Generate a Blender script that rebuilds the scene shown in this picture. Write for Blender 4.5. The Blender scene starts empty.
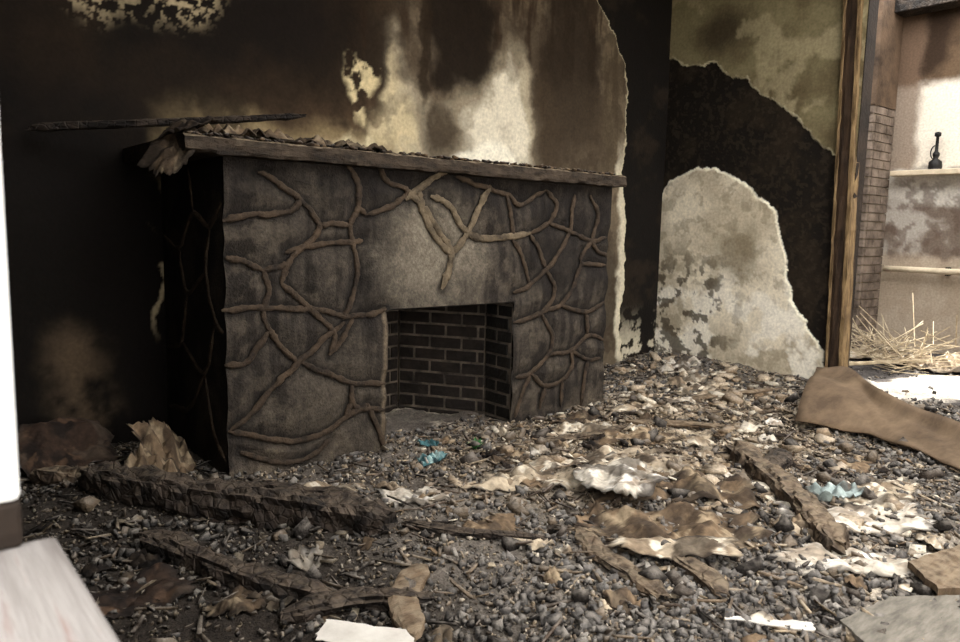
import bpy, math, random
import numpy as np
from mathutils import Vector, Matrix
random.seed(7); rng=np.random.default_rng(11)
col=bpy.context.scene.collection

# ------------------------------------------------------------------ helpers
def lin(c):
    c=np.asarray(c,float)/255.0
    return np.where(c<=0.04045,c/12.92,((c+0.055)/1.055)**2.4)
def hsh(ix,iy,s):
    v=np.sin(ix*127.1+iy*311.7+s*74.7)*43758.5453
    return v-np.floor(v)
def vn(x,y,s=0):
    ix=np.floor(x); iy=np.floor(y); fx=x-ix; fy=y-iy
    fx=fx*fx*(3-2*fx); fy=fy*fy*(3-2*fy)
    a=hsh(ix,iy,s); b=hsh(ix+1,iy,s); c=hsh(ix,iy+1,s); d=hsh(ix+1,iy+1,s)
    return (a*(1-fx)+b*fx)*(1-fy)+(c*(1-fx)+d*fx)*fy
def fbm(x,y,o=4,s=0):
    t=0;a=0.5;n=0
    for i in range(o):
        t=t+a*vn(x*2**i+13.7*i,y*2**i-7.3*i,s+i); n+=a; a*=0.55
    return t/n
def sstep(a,b,x):
    t=np.clip((x-a)/(b-a),0,1); return t*t*(3-2*t)
def sdist(px,py,poly):
    """signed distance to a polygon, positive inside"""
    d=np.full(px.shape,1e9); ins=np.zeros(px.shape,bool); n=len(poly)
    for i in range(n):
        ax,ay=poly[i]; bx,by=poly[(i+1)%n]
        ex,ey=bx-ax,by-ay; wx,wy=px-ax,py-ay
        t=np.clip((wx*ex+wy*ey)/(ex*ex+ey*ey+1e-12),0,1)
        d=np.minimum(d,np.hypot(wx-t*ex,wy-t*ey))
        c=((ay>py)!=(by>py))&(px<(bx-ax)*(py-ay)/((by-ay)+1e-12)+ax)
        ins^=c
    return np.where(ins,d,-d)
def mix(c,k,m):
    k=lin(k) if not isinstance(k,np.ndarray) else k
    return c*(1-m[...,None])+k*m[...,None]
def link(o,parent=None):
    col.objects.link(o)
    if parent: o.parent=parent
    return o
def empty(name):
    e=bpy.data.objects.new(name,None); e.empty_display_size=.1; col.objects.link(e); return e
def mesh_obj(name,v,f,mat=None,parent=None,smooth=False,cols=None):
    me=bpy.data.meshes.new(name)
    v=np.asarray(v,dtype=np.float32); 
    if isinstance(f,np.ndarray):
        n=len(f); k=f.shape[1]
        me.vertices.add(len(v)); me.vertices.foreach_set('co',v.ravel())
        me.loops.add(n*k); me.loops.foreach_set('vertex_index',f.astype(np.int32).ravel())
        me.polygons.add(n); me.polygons.foreach_set('loop_start',np.arange(0,n*k,k,dtype=np.int32))
        me.polygons.foreach_set('loop_total',np.full(n,k,dtype=np.int32))
        me.update(calc_edges=True)
    else:
        me.from_pydata([tuple(map(float,p)) for p in v],[],f); me.update()
    if cols is not None:
        a=me.color_attributes.new('Col','FLOAT_COLOR','POINT')
        c=np.ones((len(v),4),dtype=np.float32); c[:,:3]=cols
        a.data.foreach_set('color',c.ravel())
    if smooth: me.polygons.foreach_set('use_smooth',np.ones(len(me.polygons),bool))
    if mat: me.materials.append(mat)
    return link(bpy.data.objects.new(name,me),parent)
def grid_faces(nu,nv,keep=None):
    i,j=np.meshgrid(np.arange(nu-1),np.arange(nv-1),indexing='ij')
    a=i*nv+j
    f=np.stack([a,a+nv,a+nv+1,a+1],-1)
    if keep is not None: f=f[keep]
    return f.reshape(-1,4)
BF=[(0,3,2,1),(4,5,6,7),(0,1,5,4),(1,2,6,5),(2,3,7,6),(3,0,4,7)]
def boxes(name,lst,mat,parent=None,bevel=0):
    V=[];Fs=[]
    for (x0,x1,y0,y1,z0,z1) in lst:
        b=len(V); V+=[(x0,y0,z0),(x1,y0,z0),(x1,y1,z0),(x0,y1,z0),(x0,y0,z1),(x1,y0,z1),(x1,y1,z1),(x0,y1,z1)]
        Fs+=[tuple(b+k for k in f) for f in BF]
    o=mesh_obj(name,V,Fs,mat,parent)
    if bevel:
        m=o.modifiers.new('b','BEVEL'); m.width=bevel; m.segments=2
    return o
# ------------------------------------------------------------------ materials
def nodes(name):
    m=bpy.data.materials.new(name); m.use_nodes=True; nt=m.node_tree
    return m,nt,nt.nodes['Principled BSDF']
def dust(m,color,amt=.6,lo=.25,hi=.95,scale=30):
    """settled ash on upward-facing surfaces"""
    nt=m.node_tree; b=nt.nodes['Principled BSDF']; L=nt.links
    src=b.inputs['Base Color'].links[0].from_socket
    g=nt.nodes.new('ShaderNodeNewGeometry'); sx=nt.nodes.new('ShaderNodeSeparateXYZ'); L.new(g.outputs['Normal'],sx.inputs[0])
    mr=nt.nodes.new('ShaderNodeMapRange'); mr.inputs[1].default_value=lo; mr.inputs[2].default_value=hi; mr.inputs[4].default_value=amt
    L.new(sx.outputs['Z'],mr.inputs[0])
    tc=nt.nodes.new('ShaderNodeTexCoord'); n=nt.nodes.new('ShaderNodeTexNoise'); n.inputs['Scale'].default_value=scale; n.inputs['Detail'].default_value=4
    L.new(tc.outputs['Object'],n.inputs['Vector'])
    m2=nt.nodes.new('ShaderNodeMapRange'); m2.inputs[1].default_value=.35; m2.inputs[2].default_value=.62
    L.new(n.outputs['Fac'],m2.inputs[0])
    mu=nt.nodes.new('ShaderNodeMath'); mu.operation='MULTIPLY'; L.new(mr.outputs[0],mu.inputs[0]); L.new(m2.outputs[0],mu.inputs[1])
    mx=nt.nodes.new('ShaderNodeMix'); mx.data_type='RGBA'; L.new(mu.outputs[0],mx.inputs[0]); L.new(src,mx.inputs[6]); mx.inputs[7].default_value=(*lin(color),1)
    L.new(mx.outputs[2],b.inputs['Base Color']); return m
def attr_mat(name,rough=0.9,scale=60,amt=0.35,bump=0.4,bscale=90):
    m,nt,b=nodes(name); L=nt.links
    a=nt.nodes.new('ShaderNodeAttribute'); a.attribute_name='Col'
    tc=nt.nodes.new('ShaderNodeTexCoord')
    n=nt.nodes.new('ShaderNodeTexNoise'); n.inputs['Scale'].default_value=scale; n.inputs['Detail'].default_value=5
    L.new(tc.outputs['Object'],n.inputs['Vector'])
    mr=nt.nodes.new('ShaderNodeMapRange'); mr.inputs[1].default_value=.3; mr.inputs[2].default_value=.7
    mr.inputs[3].default_value=1-amt; mr.inputs[4].default_value=1+amt
    L.new(n.outputs['Fac'],mr.inputs[0])
    vm=nt.nodes.new('ShaderNodeVectorMath'); vm.operation='SCALE'
    L.new(a.outputs['Color'],vm.inputs[0]); L.new(mr.outputs[0],vm.inputs['Scale'])
    L.new(vm.outputs[0],b.inputs['Base Color'])
    n2=nt.nodes.new('ShaderNodeTexNoise'); n2.inputs['Scale'].default_value=bscale; n2.inputs['Detail'].default_value=6
    L.new(tc.outputs['Object'],n2.inputs['Vector'])
    bp=nt.nodes.new('ShaderNodeBump'); bp.inputs['Strength'].default_value=bump; bp.inputs['Distance'].default_value=.01
    L.new(n2.outputs['Fac'],bp.inputs['Height']); L.new(bp.outputs[0],b.inputs['Normal'])
    b.inputs['Roughness'].default_value=rough
    b.inputs['Specular IOR Level'].default_value=.2
    return m
def noise_mat(name,c1,c2,scale=8,rough=.85,bump=.5,bscale=40,c3=None,stretch=(1,1,1),lo=.35,hi=.65,spec=.2):
    m,nt,b=nodes(name); L=nt.links
    tc=nt.nodes.new('ShaderNodeTexCoord'); mp=nt.nodes.new('ShaderNodeMapping'); mp.inputs['Scale'].default_value=stretch
    L.new(tc.outputs['Object'],mp.inputs[0])
    n=nt.nodes.new('ShaderNodeTexNoise'); n.inputs['Scale'].default_value=scale; n.inputs['Detail'].default_value=8; n.inputs['Roughness'].default_value=.65
    L.new(mp.outputs[0],n.inputs['Vector'])
    cr=nt.nodes.new('ShaderNodeValToRGB'); e=cr.color_ramp.elements
    e[0].position=lo; e[0].color=(*lin(c1),1); e[1].position=hi; e[1].color=(*lin(c2),1)
    if c3: k=e.new(hi+.12); k.color=(*lin(c3),1)
    L.new(n.outputs['Fac'],cr.inputs[0]); L.new(cr.outputs[0],b.inputs['Base Color'])
    n2=nt.nodes.new('ShaderNodeTexNoise'); n2.inputs['Scale'].default_value=bscale; n2.inputs['Detail'].default_value=6
    L.new(mp.outputs[0],n2.inputs['Vector'])
    bp=nt.nodes.new('ShaderNodeBump'); bp.inputs['Strength'].default_value=bump; bp.inputs['Distance'].default_value=.01
    L.new(n2.outputs['Fac'],bp.inputs['Height']); L.new(bp.outputs[0],b.inputs['Normal'])
    b.inputs['Roughness'].default_value=rough; b.inputs['Specular IOR Level'].default_value=spec
    return m
def char_mat(name,c1,c2,sc=28):
    """alligator-cracked charcoal"""
    m,nt,b=nodes(name); L=nt.links
    tc=nt.nodes.new('ShaderNodeTexCoord')
    v=nt.nodes.new('ShaderNodeTexVoronoi'); v.feature='DISTANCE_TO_EDGE'; v.inputs['Scale'].default_value=sc
    L.new(tc.outputs['Object'],v.inputs['Vector'])
    n=nt.nodes.new('ShaderNodeTexNoise'); n.inputs['Scale'].default_value=14; n.inputs['Detail'].default_value=9
    L.new(tc.outputs['Object'],n.inputs['Vector'])
    cr=nt.nodes.new('ShaderNodeValToRGB'); e=cr.color_ramp.elements
    e[0].position=.4; e[0].color=(*lin(c1),1); e[1].position=.7; e[1].color=(*lin(c2),1)
    L.new(n.outputs['Fac'],cr.inputs[0]); L.new(cr.outputs[0],b.inputs['Base Color'])
    bp=nt.nodes.new('ShaderNodeBump'); bp.inputs['Strength'].default_value=.6; bp.inputs['Distance'].default_value=.01
    mr=nt.nodes.new('ShaderNodeMapRange'); mr.inputs[2].default_value=.12
    L.new(v.outputs['Distance'],mr.inputs[0])
    ad=nt.nodes.new('ShaderNodeMath'); ad.operation='ADD'; L.new(mr.outputs[0],ad.inputs[0])
    n3=nt.nodes.new('ShaderNodeTexNoise'); n3.inputs['Scale'].default_value=60; n3.inputs['Detail'].default_value=6; L.new(tc.outputs['Object'],n3.inputs['Vector'])
    L.new(n3.outputs['Fac'],ad.inputs[1]); L.new(ad.outputs[0],bp.inputs['Height']); L.new(bp.outputs[0],b.inputs['Normal'])
    b.inputs['Roughness'].default_value=.75; b.inputs['Specular IOR Level'].default_value=.25
    return m
M_wall=attr_mat('sooted_plaster',.92,50,.16,.3,60)
M_face=attr_mat('sooted_cement',.85,70,.3,.7,110)
M_floor=attr_mat('ash_floor',.95,90,.45,1.0,140)
M_chip=dust(attr_mat('charcoal_chips',.85,80,.35,.6,120),(158,150,140),.5,.2,1)
M_sheet=attr_mat('burnt_sheet',.9,40,.3,.5,60)
M_dark=noise_mat('soot_black',(20,15,12),(44,35,28),4)
M_plain=noise_mat('old_plaster',(120,108,88),(170,158,135),3)
M_pierp=noise_mat('pier_plaster',(46,36,28),(98,80,64),3)
M_white=noise_mat('white_window_paint',(196,196,194),(214,214,212),5,.6,.2)
M_sill=noise_mat('white_sill_paint',(104,99,96),(128,124,121),4,.7,.3,c3=(96,58,50),stretch=(9,.5,1),lo=.4,hi=.56)
M_mortar=noise_mat('firebox_mortar',(48,43,38),(110,100,88),10)
M_brick=noise_mat('fire_brick',(20,17,15),(46,39,34),7,bump=.8)
M_brickd=noise_mat('fire_brick_sooted',(16,14,12),(32,28,24),7,bump=.8)
M_mantel=dust(noise_mat('mantel_cement',(30,25,21),(66,56,46),7,bump=.8,c3=(98,86,68),stretch=(1,3,3)),(150,134,110),.7)
M_vein=noise_mat('mortar_ridge',(36,30,25),(74,61,48),14,bump=.8,bscale=80)
M_veinp=noise_mat('mortar_ridge_pale',(60,52,42),(112,99,80),12,bump=.8,bscale=80)
M_veind=noise_mat('mortar_ridge_sooted',(26,21,17),(48,40,32),9,bump=.7,bscale=80)
M_wood=noise_mat('door_casing_wood',(34,25,18),(66,50,36),5,bump=.6,stretch=(6,6,.6),c3=(92,72,50))
M_wood2=noise_mat('casing_bare_edge',(70,54,36),(132,110,78),7,bump=.6,stretch=(6,6,.8))
M_char=dust(char_mat('charred_wood',(24,20,18),(66,56,48)),(120,106,90),.35)
M_char2=dust(char_mat('half_charred_wood',(42,34,28),(98,82,66),20),(150,134,112),.5)
M_ply=noise_mat('curled_plywood',(74,60,46),(112,94,74),3,bump=.25,stretch=(1,2,1),bscale=20,c3=(136,118,96))
M_paper=noise_mat('white_paper',(180,174,166),(212,208,200),6,bump=.2)
M_grey=noise_mat('grey_board',(92,88,80),(132,126,116),9,bump=.5,stretch=(1,4,1))
M_plank=dust(noise_mat('weathered_plank',(62,50,38),(118,100,80),6,bump=.6,stretch=(1,5,1)),(150,136,116),.5)
M_green=noise_mat('weed_leaf',(30,80,40),(60,120,60),12,.5)
M_straw=noise_mat('straw',(150,134,108),(206,192,166),8)
M_iron=noise_mat('black_iron',(14,14,14),(34,32,30),8,.5)
M_pipe=noise_mat('painted_pipe',(180,165,140),(215,200,175),8,.6)
M_ground=noise_mat('ground_soil',(110,100,80),(150,140,115),2)

# ------------------------------------------------------------------ wall_back
Yf,Yb,Xl,Xr,H=3.05,3.85,0.10,5.15,3.4
st=0.009
def wall_grid(u0,u1,z0,z1,step=st):
    u=np.arange(u0,u1+step*.5,step); z=np.arange(z0,z1+step*.5,step)
    U,Zz=np.meshgrid(u,z,indexing='ij'); return U,Zz
U,W=wall_grid(Xl,Xr,-.05,H)
du=(fbm(U*6,W*6,5,1)-.5)*.16; dw=(fbm(U*6,W*6,5,5)-.5)*.16
u=U+du; w=W+dw
n1=fbm(U*1.6,W*1.6,5,21); n2=fbm(U*5,W*5,6,31); n3=fbm(U*26,W*26,3,41); ns=fbm(U*14,W*2.2,5,51); n4=fbm(U*11,W*11,5,61)
c=np.zeros(U.shape+(3,))+lin((16,12,9))
c=mix(c,(40,30,21),sstep(.45,.75,n1)*sstep(1.2,1.7,W)*.8)
# brown heat-stained zone above mantel
m=sstep(1.25,2.1,u+.4*(n1-.5))*sstep(1.1,1.5,W)
c=mix(c,(70,55,40),m*(.3+.7*sstep(.35,.62,n2)))
m=sstep(2.3,2.75,u+.5*(n1-.5))
c=mix(c,(108,96,79),m*(.4+.6*sstep(.3,.65,n1)))
c=mix(c,(58,47,36),m*sstep(.44,.60,n4)*.6)
c=mix(c,(44,31,20),sstep(.47,.66,ns)*sstep(1.6,2.3,W)*sstep(1.2,1.8,u)*.8)
# pale smears
pl=[(2.48,2.35),(2.54,2.16),(2.65,1.94),(2.84,1.85),(3.0,1.96),(3.24,2.18),(3.41,2.38),(3.55,2.28),(3.66,2.05),(3.72,1.57),(2.85,1.45),(2.45,1.45)]
d=sdist(u,w,pl); c=mix(c,(172,161,138),sstep(-.06,.07,d)*(.4+.6*sstep(.3,.6,n2)))
d=sdist(u,w,[(3.02,1.4),(3.0,1.78),(3.2,2.05),(3.40,2.30),(3.50,2.12),(3.6,1.8),(3.70,1.4)]); c=mix(c,(214,206,186),sstep(-.02,.05,d)*(.4+.6*sstep(.35,.52,n2)))
d=sdist(u,w,[(2.88,1.4),(2.96,1.55),(3.2,1.68),(3.4,1.65),(3.62,1.50),(3.75,1.4)]); c=mix(c,(232,226,208),sstep(-.03,.03,d))
d=sdist(u,w,[(2.2,1.4),(2.25,1.68),(2.42,1.8),(2.5,2.15),(2.6,1.9),(2.68,1.6),(2.7,1.4)]); c=mix(c,(196,181,146),sstep(-.05,.06,d)*(.4+.6*sstep(.35,.52,n4)))
yl=[(1.12,1.66),(1.31,1.76),(1.51,1.76),(1.68,1.68),(1.84,1.66),(2.14,1.72),(2.37,1.68),(2.55,1.61),(2.55,1.3),(1.11,1.3)]
d=sdist(u,w,yl); c=mix(c,(140,123,92),sstep(-.05,.14,d)*(.25+.75*sstep(.4,.6,n2)))
c=mix(c,(212,201,166),sstep(-.02,.05,sdist(u,w,[(1.75,1.4),(1.8,1.58),(2.1,1.60),(2.3,1.68),(2.5,1.55),(2.5,1.4)]))*(.4+.6*sstep(.4,.55,n4)))
# soot clouds
for (cx,cz,rx,rz,k,colr) in [(3.0,2.35,.27,.42,.97,(28,20,13)),(3.98,2.3,.30,.62,.92,(42,33,24)),(1.9,2.3,.45,.5,.92,(24,17,11)),(2.35,2.6,.3,.3,.7,(42,31,20)),
                        (2.72,2.25,.05,.45,.85,(38,28,18)),(3.76,1.78,.12,.38,.8,(62,51,38)),(4.15,1.75,.35,.38,.65,(64,54,42)),(2.86,1.70,.15,.18,.85,(56,45,33)),(1.5,2.15,.5,.27,.95,(20,14,10)),(4.45,2.1,.12,.6,.5,(80,70,54)),(1.2,1.75,.22,.2,.7,(32,24,17))]:
    d=1-np.hypot((u-cx)/rx,(w-cz)/rz); c=mix(c,colr,sstep(-.3,.3,d+.8*(n2-.5))*k)
# peel patches
d=sdist(u,w,[(2.21,2.08),(2.37,2.02),(2.33,1.88),(2.26,1.76),(2.20,1.85)])
c=mix(c,(204,188,148),sstep(-.05,.0,d)*sstep(.42,.52,n4))
d=sdist(u,w,[(.70,2.6),(.76,2.12),(.81,2.06),(.89,2.05),(.97,2.10),(1.04,2.12),(1.13,2.15),(1.22,2.10),(1.34,2.12),(1.41,2.2),(1.44,2.6)])
c=mix(c,(166,151,122),sstep(-.10,.06,d)*sstep(.50,.57,fbm(U*38,W*38,4,77)))
d=sdist(u,w,[(.63,.54),(.71,.64),(.83,.55),(.94,.30),(.88,.10),(.73,.02),(.61,.19)]); c=mix(c,(88,74,58),sstep(-.08,.12,d)*sstep(.38,.62,n2)*.85)
d=np.abs(u-(1.13+.02*np.sin(W*9))); c=mix(c,(170,155,125),sstep(.022,.008,d)*sstep(.5,.7,W)*sstep(1.36,1.25,W)*sstep(.38,.5,n2))
# border with the burnt-bare strip at right
bz=np.array([3.4,2.79,2.61,2.38,1.98,1.59,1.05,.57,.17,-.1]); bx=np.array([4.1,4.25,4.43,4.61,4.65,4.62,4.69,4.67,4.68,4.8])
bd=(U+(fbm(U*9,W*9,5,91)-.5)*.11)-np.interp(W,bz[::-1],bx[::-1])
c=mix(c,(206,197,174),sstep(-.10,-.05,bd)*sstep(1.9,1.5,W)*.9)
c=mix(c,(190,180,153),sstep(-.02,-.008,bd))
blk=mix(np.zeros(U.shape+(3,))+lin((17,13,10)),(40,32,24),sstep(.5,.72,n2)*.7)
mb=sstep(-.006,.004,bd); c=c*(1-mb[...,None])+blk*mb[...,None]
c=mix(c,(204,195,172),mb*sstep(.54,.60,n4)*sstep(.55,.1,W)*.9)
c*= (0.84+.32*n3)[...,None]
rel=.010*(1-mb)+.004*(n2-.5)
P=np.stack([U,Yb-rel,W],-1).reshape(-1,3)
wall_back=empty('wall_back')
mesh_obj('plaster_surface',P,grid_faces(*U.shape),M_wall,wall_back,True,c.reshape(-1,3))
boxes('masonry',[(-.14,8.2,Yb+.004,Yb+.25,-.1,H)],M_dark,wall_back)

# ------------------------------------------------------------------ wall_right (door opening into next room)
U,W=wall_grid(2.30,Yb,-.05,H)
n1=fbm(U*1.6+9,W*1.6,5,121); n2=fbm(U*5+3,W*5,6,131); n3=fbm(U*26,W*26,3,141); n4=fbm(U*12,W*12,5,151)
u=U+(fbm(U*7,W*7,5,101)-.5)*.12; w=W+(fbm(U*7,W*7,5,105)-.5)*.12
c=np.zeros(U.shape+(3,))+lin((20,15,11)); c=mix(c,(40,32,23),sstep(.42,.7,n2)*.8)
c=mix(c,(56,47,36),sstep(.57,.62,fbm(U*36,W*36,3,7))*.4)
top=[(4.0,2.50),(3.92,2.50),(3.56,2.45),(3.12,2.22),(2.71,1.89),(2.42,1.63),(2.2,1.5),(2.2,3.6),(4.0,3.6)]
d=sdist(u,w,top)
tc_=mix(np.zeros(U.shape+(3,))+lin((126,117,88)),(86,75,53),sstep(.4,.62,n1)*.9)
tc_=mix(tc_,(54,44,31),sstep(.7,.1,np.hypot((U-3.35)/.5,(W-2.65)/.35)+.5*(n2-.5))*.85)
tc_=mix(tc_,(164,153,122),sstep(.53,.66,n2)*.6)
mt=sstep(0,.006,d); c=c*(1-mt[...,None])+tc_*mt[...,None]
c=mix(c,(196,188,158),sstep(-.004,0,d)*sstep(.018,.010,d)*(.4+.6*sstep(.4,.5,n4)))
low=[(3.95,1.36),(3.81,1.55),(3.60,1.63),(3.37,1.62),(3.11,1.51),(2.85,1.28),(2.73,.94),(2.65,.59),(2.43,.36),(2.36,-.1),(4.0,-.1),(3.98,.72)]
d2=sdist(u,w,low)
lc=mix(np.zeros(U.shape+(3,))+lin((222,212,190)),(182,170,147),sstep(.42,.60,n1)*.8)
lc=mix(lc,(146,134,112),sstep(.52,.60,n4)*.55)
lc=mix(lc,(238,232,217),sstep(.48,.58,n2)*sstep(1.15,.5,W)*.9)
lc=mix(lc,(66,57,44),sstep(.54,.58,fbm(U*11,W*11,5,171))*sstep(2.9,3.4,U)*sstep(1.15,.7,W)*.85)
lc=mix(lc,(126,114,92),sstep(.75,.2,np.hypot((U-3.15)/.35,(W-.95)/.4)+.7*(n2-.5))*.75)
ml=sstep(0,.006,d2); c=c*(1-ml[...,None])+lc*ml[...,None]
c=mix(c,(232,226,205),sstep(-.004,0,d2)*sstep(.026,.014,d2)*(.5+.5*sstep(.4,.5,n4)))
c*=(0.86+.28*n3)[...,None]
rel=.010*np.maximum(mt,ml)+.004*(n2-.5)
P=np.stack([Xr-rel,U,W],-1).reshape(-1,3)
wall_right=empty('wall_right')
mesh_obj('plaster_surface',P,grid_faces(*U.shape),M_wall,wall_right,True,c.reshape(-1,3))
boxes('masonry',[(Xr+.004,Xr+.14,2.30,Yb,-.1,H),(Xr+.004,Xr+.14,-1.6,.8,-.1,H),(Xr+.004,Xr+.14,.8,2.3,2.95,H)],M_dark,wall_right)
# door casing (leans a little)
door=empty('door_1')
def prism(V,Fs,sec,z0,z1,lean,amp=1):
    n=len(sec); b=len(V); N=40
    for k in range(N+1):
        t=k/N; z=z0+(z1-z0)*t
        for i,(x,y) in enumerate(sec):
            j=(.004*math.sin(z*17+i*2.1)+.003*math.sin(z*41+i))*amp
            V.append((x+j,y+lean*t+j,z))
    for k in range(N):
        for i in range(n):
            a=b+k*n+i; c2=b+k*n+(i+1)%n
            Fs.append((a,c2,c2+n,a+n))
    Fs.append(tuple(range(b,b+n))); Fs.append(tuple(range(b+N*n,b+N*n+n)))
V=[];Fs=[]
prism(V,Fs,[(5.12,2.365),(5.112,2.34),(5.115,2.30),(5.13,2.275),(5.25,2.275),(5.25,2.30),(5.14,2.365)],-.03,2.95,.08)
mesh_obj('casing_left',V,Fs,M_wood,door)
V=[];Fs=[]
prism(V,Fs,[(5.105,2.375),(5.105,2.360),(5.15,2.360),(5.15,2.375)],-.03,2.95,.08)
prism(V,Fs,[(5.108,2.285),(5.112,2.262),(5.20,2.258),(5.20,2.285)],-.03,2.95,.08)
mesh_obj('casing_edges',V,Fs,M_wood2,door)
boxes('casing_head',[(5.12,5.30,.84,2.33,2.9,2.99)],M_wood,door,.004)
boxes('casing_right',[(5.12,5.30,.80,.86,-.03,2.95)],M_wood,door,.004)

# ------------------------------------------------------------------ other walls, ceiling
wall_left=boxes('wall_left',[(-.14,Xl,.78,Yb,-.1,H),(-.14,Xl,-1.6,.78,-.1,.76),(-.14,Xl,-1.6,.78,2.5,H),(-.14,Xl,-1.6,-1.0,.76,2.5)],M_dark)
wall_front=boxes('wall_front',[(-.14,.8,-1.75,-1.6,-.1,H),(2.2,3.0,-1.75,-1.6,-.1,H),(4.4,8.2,-1.75,-1.6,-.1,H),(.8,2.2,-1.75,-1.6,-.1,.7),(3.0,4.4,-1.75,-1.6,-.1,.7),(.8,2.2,-1.75,-1.6,2.6,H),(3.0,4.4,-1.75,-1.6,2.6,H)],M_plain)  # unseen wall; its openings are added to let daylight reach the fireplace
ceiling=boxes('ceiling',[(-.14,Xr+.14,1.7,Yb+.1,H,H+.1),(-.14,.8,-1.75,1.7,H,H+.1),(5.0,Xr+.14,-1.75,1.7,H,H+.1)],M_dark)  # unseen; gap added to let skylight in, rest keeps sun off the room
# window the photograph is taken through
win=empty('window_1')
boxes('jamb',[(-.14,.097,.745,.785,.862,2.5)],M_white,win,.006)
boxes('jamb_burnt_foot',[(-.14,.097,.745,.785,.82,.862)],M_dark,win,.004)
boxes('sill',[(-.20,.125,-1.0,.76,.775,.82)],M_sill,win,.006)
boxes('head',[(-.14,.10,-1.0,.745,2.44,2.5)],M_white,win)

# ------------------------------------------------------------------ next room
wf=empty('wall_far')
U,W=wall_grid(-1.6,3.85,-.05,H,.02)
n1=fbm(U*1.6+9,W*1.6,5,221); n2=fbm(U*4+3,W*4,5,231); n4=fbm(U*12+3,W*12,4,241); w=W+(n2-.5)*.25; u=U+(n2-.5)*.2
c=np.zeros(U.shape+(3,))+lin((96,78,60)); c=mix(c,(52,39,29),sstep(.4,.62,n1))
c=mix(c,(222,213,198),sstep(2.62,2.5,w)*sstep(1.75,1.8,w))
c=mix(c,(110,90,74),sstep(2.95,3.05,u)*sstep(1.5,1.7,w)*.8)
c=mix(c,(204,198,188),sstep(1.8,1.72,w)*.9)
c=mix(c,(112,99,88),sstep(1.5,1.42,w)*(.4+.6*sstep(.4,.6,n2)))
c=mix(c,(92,76,66),sstep(.52,.6,n4)*sstep(1.75,1.6,w)*.6)
c=mix(c,(178,162,142),sstep(1.0,.9,w)*.8)
P=np.stack([8.0-.01*(n2-.5),U,W],-1).reshape(-1,3)
mesh_obj('plaster_surface',P,grid_faces(*U.shape),M_wall,wf,True,c.reshape(-1,3))
boxes('masonry',[(8.02,8.2,-1.6,3.85,-.1,H)],M_dark,wf)
boxes('ledge',[(7.86,7.99,-1.6,3.18,1.72,1.77)],M_pipe,wf,.006)
boxes('top_beam',[(7.75,7.99,-1.6,3.85,3.25,3.39)],M_char,wf,.01)
# brick pier
pier=empty('wall_pier')
bl=[]; py0=3.22
for r_ in range(28):
    z=r_*.085; off=.1 if r_%2 else 0
    ys=[py0]+[py0+off+.2*k for k in range(0,6) if py0<py0+off+.2*k<3.84]+[3.84]
    for a,b_ in zip(ys[:-1],ys[1:]): bl.append((7.5,7.55,a+.004,b_-.004,z,z+.075))
    xs=[7.555]+[7.5+off+.2*k for k in range(1,3) if 7.5+off+.2*k<7.95]+[7.97]
    for a,b_ in zip(xs[:-1],xs[1:]): bl.append((a+.004,b_-.004,py0,py0+.05,z,z+.075))
boxes('bricks',bl,noise_mat('pier_brick',(74,64,56),(134,120,108),6),pier)
boxes('core',[(7.52,7.97,py0+.02,3.84,0,2.36)],M_plain,pier); boxes('plaster_top',[(7.5,7.97,py0,3.84,2.36,H)],M_pierp,pier)
def tube(name,pts,r,mat,parent=None,seg=10):
    V=[];Fs=[];n=len(pts)
    pts=[Vector(p) for p in pts]
    rr=r if isinstance(r,(list,tuple)) else [r]*n
    for i,p in enumerate(pts):
        t=(pts[min(i+1,n-1)]-pts[max(i-1,0)]).normalized()
        a=t.orthogonal().normalized() if i==0 else (a-t*a.dot(t)).normalized()
        b=t.cross(a)
        for k in range(seg):
            an=2*math.pi*k/seg; V.append(p+(a*math.cos(an)+b*math.sin(an))*rr[i])
    for i in range(n-1):
        for k in range(seg): Fs.append((i*seg+k,i*seg+(k+1)%seg,(i+1)*seg+(k+1)%seg,(i+1)*seg+k))
    Fs.append(tuple(range(seg))); Fs.append(tuple(range((n-1)*seg,n*seg)))
    return mesh_obj(name,V,Fs,mat,parent,True)
pp=empty('wall_pipe'); tube('pipe',[(7.93,y,.81) for y in np.linspace(-1.55,3.18,20)],.03,M_pipe,pp)
boxes('brackets',[(7.93,7.99,y,y+.03,.77,.85) for y in (.2,1.4,2.6)],M_iron,pp)
def lathe(name,prof,loc,mat,parent=None,seg=20):
    V=[];Fs=[]
    for z,r in prof:
        for k in range(seg):
            a=2*math.pi*k/seg; V.append((loc[0]+r*math.cos(a),loc[1]+r*math.sin(a),loc[2]+z))
    for i in range(len(prof)-1):
        for k in range(seg): Fs.append((i*seg+k,i*seg+(k+1)%seg,(i+1)*seg+(k+1)%seg,(i+1)*seg+k))
    Fs.append(tuple(range(seg))); Fs.append(tuple(range((len(prof)-1)*seg,len(prof)*seg)))
    return mesh_obj(name,V,Fs,mat,parent,True)
lamp=empty('oil_lamp')
lathe('body',[(0,.055),(.02,.06),(.07,.055),(.10,.02),(.13,.03),(.15,.03),(.17,.015),(.3,.013),(.31,.028),(.34,.028),(.35,.005)],(7.92,2.80,1.772),M_iron,lamp)
tube('handle',[(7.92,2.80+.05*math.cos(a),1.93+.07*math.sin(a)) for a in np.linspace(-1.2,1.2,9)],.006,M_iron,lamp,6)

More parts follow.
